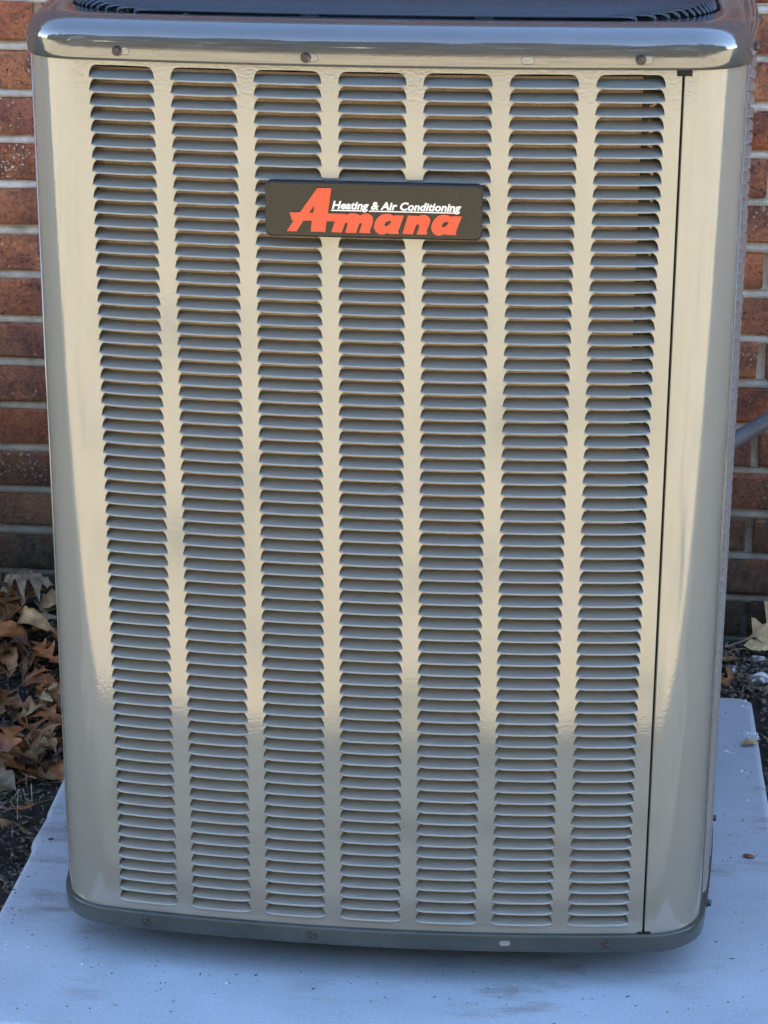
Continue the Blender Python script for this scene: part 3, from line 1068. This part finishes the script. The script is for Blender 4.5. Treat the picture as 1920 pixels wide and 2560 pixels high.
def letter(key, yk=1.0):
    cu = bpy.data.curves.new('lettering', 'CURVE')
    cu.dimensions = '2D'; cu.fill_mode = 'BOTH'; cu.extrude = .0007
    for k in (key, key + '_h'):
        if k not in LET: continue
        sp = cu.splines.new('POLY')
        sp.points.add(len(LET[k]) - 1)
        for p, (x, z) in zip(sp.points, LET[k]): p.co = (x * 1e-4, z * 1e-4, 0, 1)
        sp.use_cyclic_u = True
    me = curve_mesh(cu, 'letter')
    me.materials.clear()
    me.materials.append(M_RED); me.materials.append(M_REDSIDE)
    for p in me.polygons:
        p.material_index = 0 if abs(p.normal.z) > .5 else 1
    o = link('letter', me, badge)
    o.matrix_local = Matrix.Translation((0, YB - .0006, 0)) @ Matrix.Rotation(pi / 2, 4, 'X')
for k in ('Am', 'a1', 'n', 'a2'): letter(k)
def white_text():
    cu = bpy.data.curves.new('lettering', 'FONT')
    cu.body = 'Heating & Air Conditioning'
    cu.size = .0105
    cu.shear = .22
    cu.offset = .00034
    cu.extrude = .0003
    cu.resolution_u = 3
    me = curve_mesh(cu, 'lettering')
    xs = [v.co.x for v in me.vertices]
    x0, x1 = min(xs), max(xs)
    H = [v.co.y for v in me.vertices]
    sc = (.0897 + .0388) / (x1 - x0)
    capmax = max(H)
    sy = .0079 / capmax
    for v in me.vertices:
        v.co.x = -.0388 + (v.co.x - x0) * sc
        v.co.y = -.1334 + v.co.y * sy
    me.materials.clear(); me.materials.append(M_WHITE)
    o = link('lettering', me, badge)
    o.matrix_local = Matrix.Translation((0, YB - .0002, 0)) @ Matrix.Rotation(pi / 2, 4, 'X')
    for a, b in ((-.0397, -.0095), (-.0020, .0827)):
        mb = MB(); mb.box(a, b, YB - .0004, YB + .001, -.1356, -.1345); mb.build('underline', M_WHITE, badge)
white_text()

# ------------------------------------------------------------------ conduit on the wall
mb = MB()
pts = [(.30, .86, -.755), (.40, .93, -.685), (.4267, .95, -.6665), (.4808, .955, -.632), (.56, .965, -.58), (.66, .985, -.50), (.72, .995, -.43), (.75, .998, -.30), (.75, .998, -.05), (.75, .998, .4)]
mb.tube(pts, .0115, 14)
o = mb.build('conduit', M_PIPE, None, True)
tag(o, 'grey flexible conduit rising from behind the unit along the brick wall', 'conduit')

# ------------------------------------------------------------------ leaves
OAK = [(0, .012), (.08, .03), (.15, .20), (.19, .18), (.24, .07), (.30, .06), (.40, .30), (.46, .36), (.49, .24), (.53, .085), (.58, .08), (.68, .27), (.735, .30), (.76, .18), (.80, .075), (.85, .10), (.89, .13), (.92, .06), (1.0, .0)]
ROUND = [(0, .01), (.06, .06), (.14, .16), (.24, .24), (.32, .22), (.40, .27), (.50, .30), (.58, .25), (.66, .26), (.76, .20), (.84, .15), (.92, .08), (1.0, 0)]
NARROW = [(0, .01), (.10, .03), (.2, .10), (.27, .12), (.32, .06), (.45, .13), (.52, .17), (.57, .08), (.70, .12), (.76, .15), (.80, .06), (.90, .05), (1, 0)]
LEAFLET = [(0, .01), (.08, .10), (.2, .26), (.34, .34), (.46, .22), (.52, .18), (.64, .32), (.78, .34), (.9, .2), (1, 0)]
def leaf_mesh(kind, L, seed, curl=1.0, arch=0.0, fold=.0, stem=.25):
    r = random.Random(seed)
    st = {'oak': OAK, 'round': ROUND, 'narrow': NARROW, 'lobed': LEAFLET}[kind]
    V = []; F = []
    ph = r.uniform(0, 6); cu = curl * r.uniform(.7, 1.3)
    for i, (t, wd) in enumerate(st):
        wl = wd * r.uniform(.85, 1.15); wr = wd * r.uniform(.85, 1.15)
        cx = .03 * sin(t * 4 + ph)
        for s_, ww in ((-1, wl), (-1, wl * .5), (0, 0), (1, wr * .5), (1, wr)):
            x, y = t, cx + s_ * ww
            d = abs(s_ * ww)
            z = cu * (1.2 * d * d + .10 * d * sin(9 * t + ph + s_)) + fold * d + arch * (4 * t * (1 - t)) * .5 - .05 * cu * sin(5 * t + ph)
            y *= (1 - .35 * min(1.0, cu * d * 1.6)) * (1 - .45 * min(.9, abs(fold)) )
            V.append((x * L * (1 - .12 * abs(arch)), y * L, z * L))
    for i in range(len(st) - 1):
        for k in range(4):
            a = i * 5 + k
            F.append((a, a + 5, a + 6, a + 1))
    if stem:
        b = len(V)
        z0 = V[2][2]
        for t, w_ in ((0.02, .012), (-.5, .007), (-1, .010)):
            x = t * stem * L; z = z0 + (.10 * stem * t * t) * L
            V += [(x, -w_ * L, z), (x, w_ * L, z), (x, 0, z + w_ * L * 1.4)]
        for k in range(2):
            for i in range(3):
                j = (i + 1) % 3
                F.append((b + k * 3 + i, b + k * 3 + j, b + k * 3 + 3 + j, b + k * 3 + 3 + i))
    return mesh('oak_leaf', V, F, True)
def put_leaf(name, kind, L, loc, rot, colr, label, group=None, seed=1, cat='leaf', **kw):
    me = leaf_mesh(kind, L, seed, **kw)
    me.materials.append(LM[colr])
    o = link(name, me)
    o.location = loc
    o.rotation_euler = rot
    tag(o, label, cat, group)
    return o
GL = 'fallen leaves beside the left edge of the pad'
gz = GZ + .012
lv = random.Random(21)
# litter, back to front
cols_ = ['brown', 'tan', 'rust', 'brown', 'grey', 'dark', 'brown', 'rust', 'brown', 'dark']
for i in range(165):
    y = 1.0 - (i + lv.uniform(0, 1)) / 165 * .52
    edge = -.462 - .13 * max(0, min(1, (y - .45) / .5))
    x = lv.uniform(edge - .20, edge + .02) if i % 4 else lv.uniform(-.80, edge - .03)
    if y < .84: x = min(x, -.482)
    hz_ = gz + lv.uniform(.0, .028) + .07 * min(1, max(0, (y - .7) / .3))
    put_leaf('oak_leaf', lv.choice(['oak', 'oak', 'oak', 'narrow', 'round']), lv.uniform(.050, .088), (x, y, hz_),
             (lv.uniform(-.55, .55), lv.uniform(-.5, .35), lv.uniform(0, 2 * pi)), cols_[i % 10],
             {'brown': 'mid brown dry oak leaf', 'rust': 'rust red dry oak leaf', 'tan': 'light tan dry oak leaf', 'grey': 'faded grey brown oak leaf', 'dark': 'dark rotting oak leaf'}[cols_[i % 10]] + ' in the litter between the brick wall and the pad', GL, seed=100 + i,
             curl=lv.uniform(.4, 1.6), arch=lv.uniform(-.1, .5), fold=lv.uniform(-.2, .5), stem=lv.uniform(.1, .35))
# the ones that stand out
put_leaf('oak_leaf', 'oak', .085, (-.665, .985, -.955), (.35, -.15, .1), 'grey', 'pale grey curled oak leaf arching against the foot of the brick wall', GL, seed=3, curl=-1.4, arch=.75, stem=0)
put_leaf('oak_leaf', 'round', .062, (-.612, .975, -.978), (.5, -.2, .5), 'tan', 'tan crumpled leaf tucked behind the left edge of the unit', GL, seed=5, curl=.8, arch=.4, stem=0)
put_leaf('oak_leaf', 'oak', .078, (-.60, .93, -.998), (.35, -.25, 1.7), 'grey', 'wet greyish brown oak leaf with a long pointed lobe', GL, seed=8, curl=.5, arch=.2)
put_leaf('oak_leaf', 'oak', .070, (-.577, .823, -1.005), (.65, .1, 2.6), 'rust', 'red brown oak leaf with a sharp upright point', GL, seed=9, curl=.5, arch=.3, fold=.3)
put_leaf('oak_leaf', 'round', .052, (-.548, .714, -1.010), (.55, -.1, .55), 'pale', 'pale leaf with a dark midrib and small holes', GL, seed=12, curl=.3, arch=.2)
put_leaf('oak_leaf', 'narrow', .085, (-.555, .665, -1.015), (.3, .25, -.35), 'rust', 'orange brown leaf rolled over, its tip touching the unit', GL, seed=13, curl=1.2, arch=.5, stem=.1)
put_leaf('oak_leaf', 'oak', .090, (-.515, .533, -1.015), (.45, -.2, 2.0), 'brown', 'brown oak leaf standing on its stem above the wide leaf', GL, seed=17, curl=.7, arch=.2, fold=.4, stem=.5)
put_leaf('oak_leaf', 'oak', .100, (-.490, .495, -1.024), (.55, .0, 3.05), 'brown', 'wide flat brown oak leaf nearest the bare soil', GL, seed=18, curl=.3, arch=.15, fold=.2, stem=.45)
put_leaf('oak_leaf', 'oak', .095, (-.465, .33, -1.030), (.35, -.1, 3.35), 'tan', 'tan claw-lobed oak leaf alone on black soil beside the pad', GL, seed=22, curl=-.6, arch=.45, stem=.15)
put_leaf('oak_leaf', 'narrow', .055, (-.485, .44, -1.038), (.1, -.1, 3.9), 'rust', 'thin rust leaf sliver with a stalk on bare soil', GL, seed=23, curl=1.0, arch=.1, stem=.9)
GRR = 'fallen leaves beside the right edge of the pad'
put_leaf('oak_leaf', 'oak', .120, (.475, .985, -.985), (.75, -.2, .5), 'tan', 'large tan oak leaf leaning on the wall right of the unit', GRR, seed=31, curl=.35, arch=.2, stem=.35)
put_leaf('oak_leaf', 'round', .045, (.468, .975, -.992), (.5, 0, .1), 'pale', 'small pale leaf under the large tan oak leaf', GRR, seed=32, curl=.5, stem=0)
put_leaf('oak_leaf', 'oak', .075, (.425, .89, -1.022), (.35, .1, .75), 'rust', 'rust brown oak leaf behind the back edge of the pad', GRR, seed=33, curl=.5, arch=.2)
put_leaf('oak_leaf', 'oak', .095, (.475, .845, -1.032), (.2, -.05, .25), 'brown', 'brown oak leaf under the dark crusted stone', GRR, seed=34, curl=.4, arch=.2, stem=0)
put_leaf('oak_leaf', 'oak', .08, (.490, .67, -1.035), (.2, -.1, .6), 'brown', 'brown oak leaf lying by the right edge of the pad', GRR, seed=38, curl=.4, arch=.2, stem=.1)
for i in range(22):
    y = lv.uniform(.55, 1.0); x = lv.uniform(.50 if y < .85 else .44, .80)
    put_leaf('oak_leaf', lv.choice(['oak', 'narrow', 'round']), lv.uniform(.04, .075), (x, y, GZ + .006 + lv.uniform(0, .012) + (.049 * min(1, max(0, (y - .7) / .3)))), (lv.uniform(-.25, .25), lv.uniform(-.25, .25), lv.uniform(0, 6.28)),
             ['dark', 'dark', 'brown', 'grey', 'dark'][i % 5], {'dark': 'blackened decaying leaf', 'brown': 'brown leaf', 'grey': 'grey brown leaf'}[['dark', 'dark', 'brown', 'grey', 'dark'][i % 5]] + ' flat on the soil right of the pad', GRR, seed=200 + i, curl=lv.uniform(.2, .8), arch=.1, stem=.1)
put_leaf('maple_leaf', 'lobed', .026, (.4495, .662, PZ + .0035), (.05, -.06, .35), 'pale', 'small pale dry lobed leaf lying on the pad right of the unit', None, seed=41, curl=.8, arch=.15, stem=0)

M_TWIG = simple('twig_bark', (.20, .14, .095), .7, 0, 1.4, 80, .3)
for i, (x, y, z, a, L, lab) in enumerate((
        (.470, .965, -.998, .25, .06, 'thin pale twig in the soil right of the unit'), (.500, .925, -1.014, -.15, .05, 'short bent twig near the dark crusted stone'),
        (-.52, .50, -1.022, 2.5, .07, 'thin brown stalk lying over the leaves by the pad'), (-.60, .78, -.985, 1.1, .08, 'long brown stalk across the leaf pile by the unit'),
        (.475, .99, -.985, -.35, .045, 'curved pale stalk under the large tan leaf'))):
    mb = MB()
    tr = random.Random(i)
    pts = [(L * (t - .5), .006 * sin(t * 3 + i) + tr.gauss(0, .0006), .004 * sin(t * 5 + i)) for t in [k / 7 for k in range(8)]]
    mb.tube(pts, [.0011 - .0006 * k / 7 for k in range(8)], 5)
    o = mb.build('twig', M_TWIG, None, True); o.location = (x, y, z); o.rotation_euler = (0, tr.uniform(-.15, .15), a); tag(o, lab, 'twig', 'twigs in the soil')
# ------------------------------------------------------------------ seeds, stones, crumbs
def blob(r_, seed, sq=(1, 1, 1), sub=2, amp=.3):
    bm = bmesh.new()
    bmesh.ops.create_icosphere(bm, subdivisions=sub, radius=1)
    for v in bm.verts:
        k = 1 + amp * mnoise.noise(v.co * 1.4 + Vector((seed * 3.1, 0, 0)))
        v.co = Vector((v.co.x * sq[0], v.co.y * sq[1], v.co.z * sq[2])) * r_ * k
    me = bpy.data.meshes.new('stone'); bm.to_mesh(me); bm.free()
    for p in me.polygons: p.use_smooth = True
    return me
def stone_mat():
    m, nt, b = mat('crusted_stone')
    co = objco(nt)
    n1 = noise_tex(nt, 70, 4, .6, co)
    sx = nt.nodes.new('ShaderNodeSeparateXYZ'); nt.links.new(co, sx.inputs[0])
    f = math_n(nt, 'ADD', n1.outputs['Fac'], math_n(nt, 'MULTIPLY', sx.outputs['Z'], 22))
    c = ramp(nt, f, [(.44, (.06, .055, .05)), (.66, (.16, .14, .115)), (.76, (.66, .66, .64))]).outputs[0]
    nt.links.new(c, b.inputs['Base Color']); b.inputs['Roughness'].default_value = .7
    bump(nt, b, n1.outputs['Fac'], .7, .003)
    return m
M_STONE = stone_mat()
for i, (x, y, z, r_, sq, lab) in enumerate((
        (.488, .90, -1.018, .018, (1.35, .9, .75), 'dark stone with white crust at the back corner of the pad'),
        (.449, .93, -1.016, .012, (1, 1, .8), 'white crusted stone tight behind the unit'),
        (.489, .955, -1.010, .014, (1.2, .8, .8), 'grey stone with a white rim in the soil'),
        (.503, 1.0, -.992, .013, (1.4, .8, .7), 'bright white stone by the red leaf near the wall'),
        (.463, .995, -.998, .011, (1.2, .9, .8), 'blue black stone beside the leaf stalk'))):
    me = blob(r_, i + 1, sq); me.materials.append(M_STONE if i != 4 else simple('dark_stone', (.03, .032, .04), .5))
    o = link('stone', me); o.location = (x, y, z); tag(o, lab, 'stone', 'stones in the soil right of the pad')
M_SEED = simple('seed_brown', (.20, .075, .04), .45)
for x, y, rz, s_, lab in ((.441, .338, -.3, .0052, 'red brown seed on the pad right of the unit'), (-.435, .298, .6, .0026, 'tiny brown seed on the left corner of the pad')):
    me = blob(s_, 9, (1.5, .7, .5), 2, .1); me.materials.append(M_SEED)
    o = link('seed', me); o.location = (x, y, PZ + s_ * .45); o.rotation_euler = (0, 0, rz); tag(o, lab, 'seed', 'seeds on the pad')

def soil_crumbs():
    r = random.Random(77)
    m, nt, b = mat('soil_crumb')
    pos = nt.nodes.new('ShaderNodeNewGeometry').outputs['Position']
    c = ramp(nt, noise_tex(nt, 160, 2, .5, pos).outputs['Fac'], [(.35, (.028, .022, .018)), (.5, (.10, .076, .055)), (.62, (.27, .21, .155))]).outputs[0]
    nt.links.new(c, b.inputs['Base Color']); b.inputs['Roughness'].default_value = .8
    mb = MB()
    def one(x, y, z, s_, el):
        nonlocal mb
        a = r.uniform(0, 6.28); u = Vector((cos(a), sin(a), r.uniform(-.4, .4))).normalized(); v = u.orthogonal().normalized(); w_ = u.cross(v)
        P = Vector((x, y, z))
        mb.add([P + u * s_ * el, P - u * s_ * el * .8, P + v * s_ * .7, P - v * s_ * .6, P + w_ * s_ * .6, P - w_ * s_ * .5],
               [(0, 2, 4), (2, 1, 4), (1, 3, 4), (3, 0, 4), (2, 0, 5), (1, 2, 5), (3, 1, 5), (0, 3, 5)])
    for i in range(14000):
        if i % 2: x, y = r.uniform(-.80, -.44), r.uniform(.0, 1.02)
        else:
            x, y = r.uniform(.40, .75), r.uniform(.3, 1.02)
            if x < .485 and y < .84: continue
        z = GZ + .016 * mnoise.noise(Vector((x, y, 0)) * 9) + .07 * min(1, max(0, (y - .7) / .3)) * (1 if x < 0 else .7)
        one(x, y, z + r.uniform(-.002, .008), r.choice((.0015, .002, .003, .0045, .006) if x > 0 else (.0012, .002, .003, .004)), r.choice((1, 1, 1.4, 4.5)))
    db = MB()
    keep = mb
    mb = db
    for i in range(170):
        e = r.random()
        if e < .4: x, y = r.gauss(.43, .03), r.uniform(.0, .82)
        elif e < .65: x, y = -.45 + abs(r.gauss(0, .02)), r.uniform(-.05, .45)
        else: x, y = r.uniform(-.35, .44), r.gauss(-.03, .035)
        if not (-.452 < x < .466 and -.115 < y < .82) or (abs(x) < .36 and y > .03): continue
        one(x, y, PZ + .0004, r.choice((.0005, .0008, .0012, .0016)), r.choice((1, 1.4, 2.5)))
    tag(db.build('debris', m), 'fine dark crumbs of soil scattered over the grey pad', None, None, 'stuff')
    mb = keep
    o = mb.build('mulch', m)
    tag(o, 'dark crumbly soil and mulch scattered beside the pad', None, None, 'stuff')
soil_crumbs()

def grass_tufts():
    r = random.Random(5)
    m, nt, b = mat('dry_grass')
    pos = nt.nodes.new('ShaderNodeNewGeometry').outputs['Position']
    c = ramp(nt, noise_tex(nt, 60, 2, .5, pos).outputs['Fac'], [(.35, (.09, .12, .04)), (.5, (.22, .20, .10)), (.65, (.42, .36, .24))]).outputs[0]
    nt.links.new(c, b.inputs['Base Color']); b.inputs['Roughness'].default_value = .6
    mb = MB()
    spots = [(-.535, .46, 26), (-.53, .41, 22), (-.50, .53, 16), (-.56, .60, 12), (-.60, .42, 20), (-.56, .36, 10), (.46, .99, 6), (.50, .95, 6)]
    for sx_, sy_, n in spots:
        for i in range(n):
            x, y = sx_ + r.gauss(0, .018), sy_ + r.gauss(0, .02)
            a = r.uniform(0, 6.28); l = r.uniform(.012, .04); h = r.uniform(.1, .9) * l
            wv_ = Vector((-sin(a), cos(a), 0)) * r.uniform(.0005, .0011)
            p0 = Vector((x, y, GZ + .008)); p1 = p0 + Vector((cos(a) * l * .5, sin(a) * l * .5, h)); p2 = p0 + Vector((cos(a) * l, sin(a) * l, h * .8))
            mb.add([p0 - wv_, p0 + wv_, p1 - wv_ * .8, p1 + wv_ * .8, p2], [(0, 1, 3, 2), (2, 3, 4)])
    o = mb.build('grass', m)
    tag(o, 'thin dry grass tufts growing through the leaves left of the pad', None, None, 'stuff')
grass_tufts()

def droplets():
    r = random.Random(15)
    m, nt, b = mat('water_drop')
    b.inputs['Base Color'].default_value = (.80, .82, .84, 1)
    b.inputs['Roughness'].default_value = .12
    mb = MB()
    def drop(x, y, s_, ex=1.0):
        n = 8; a0 = r.uniform(0, 3)
        V = []
        for k, (rr, zz) in enumerate(((1, -.05), (.85, .28), (.5, .42))):
            for i in range(n):
                a = 2 * pi * i / n
                V.append((x + s_ * rr * cos(a) * ex, y + s_ * rr * sin(a), PZ + s_ * zz))
        F = [(k * n + i, k * n + (i + 1) % n, (k + 1) * n + (i + 1) % n, (k + 1) * n + i) for k in range(2) for i in range(n)] + [tuple(2 * n + i for i in range(n))]
        mb.add(V, F)
    for (x, y) in ((.461, .818), (.463, .818), (.458, .803), (.461, .801), (.463, .797), (.463, .710), (.459, .711), (.466, .707), (.469, .708), (.472, .707), (.474, .703), (.473, .697), (.475, .690), (.461, .699), (.457, .700), (.427, .647), (.43, .645), (.446, .586), (.451, .582), (.448, .5)):
        for k in range(3): drop(x + r.gauss(0, .0014), y + r.gauss(0, .0022), r.uniform(.0005, .0012), r.uniform(1, 1.8))
    for i in range(34):
        y = r.uniform(.0, .46)
        drop(-.455 + r.choice((.008, .012, .03, .035)) + r.gauss(0, .002), y, r.uniform(.0004, .0010), r.uniform(1, 1.6))
    for (x, y) in ((-.40, .035), (-.33, .004), (-.16, -.02), (.2, -.07)): drop(x, y, .0014, 1.2)
    o = mb.build('water_drops', m, None, True)
    tag(o, 'bright white specks of water scattered on the grey pad', None, None, 'stuff')
droplets()
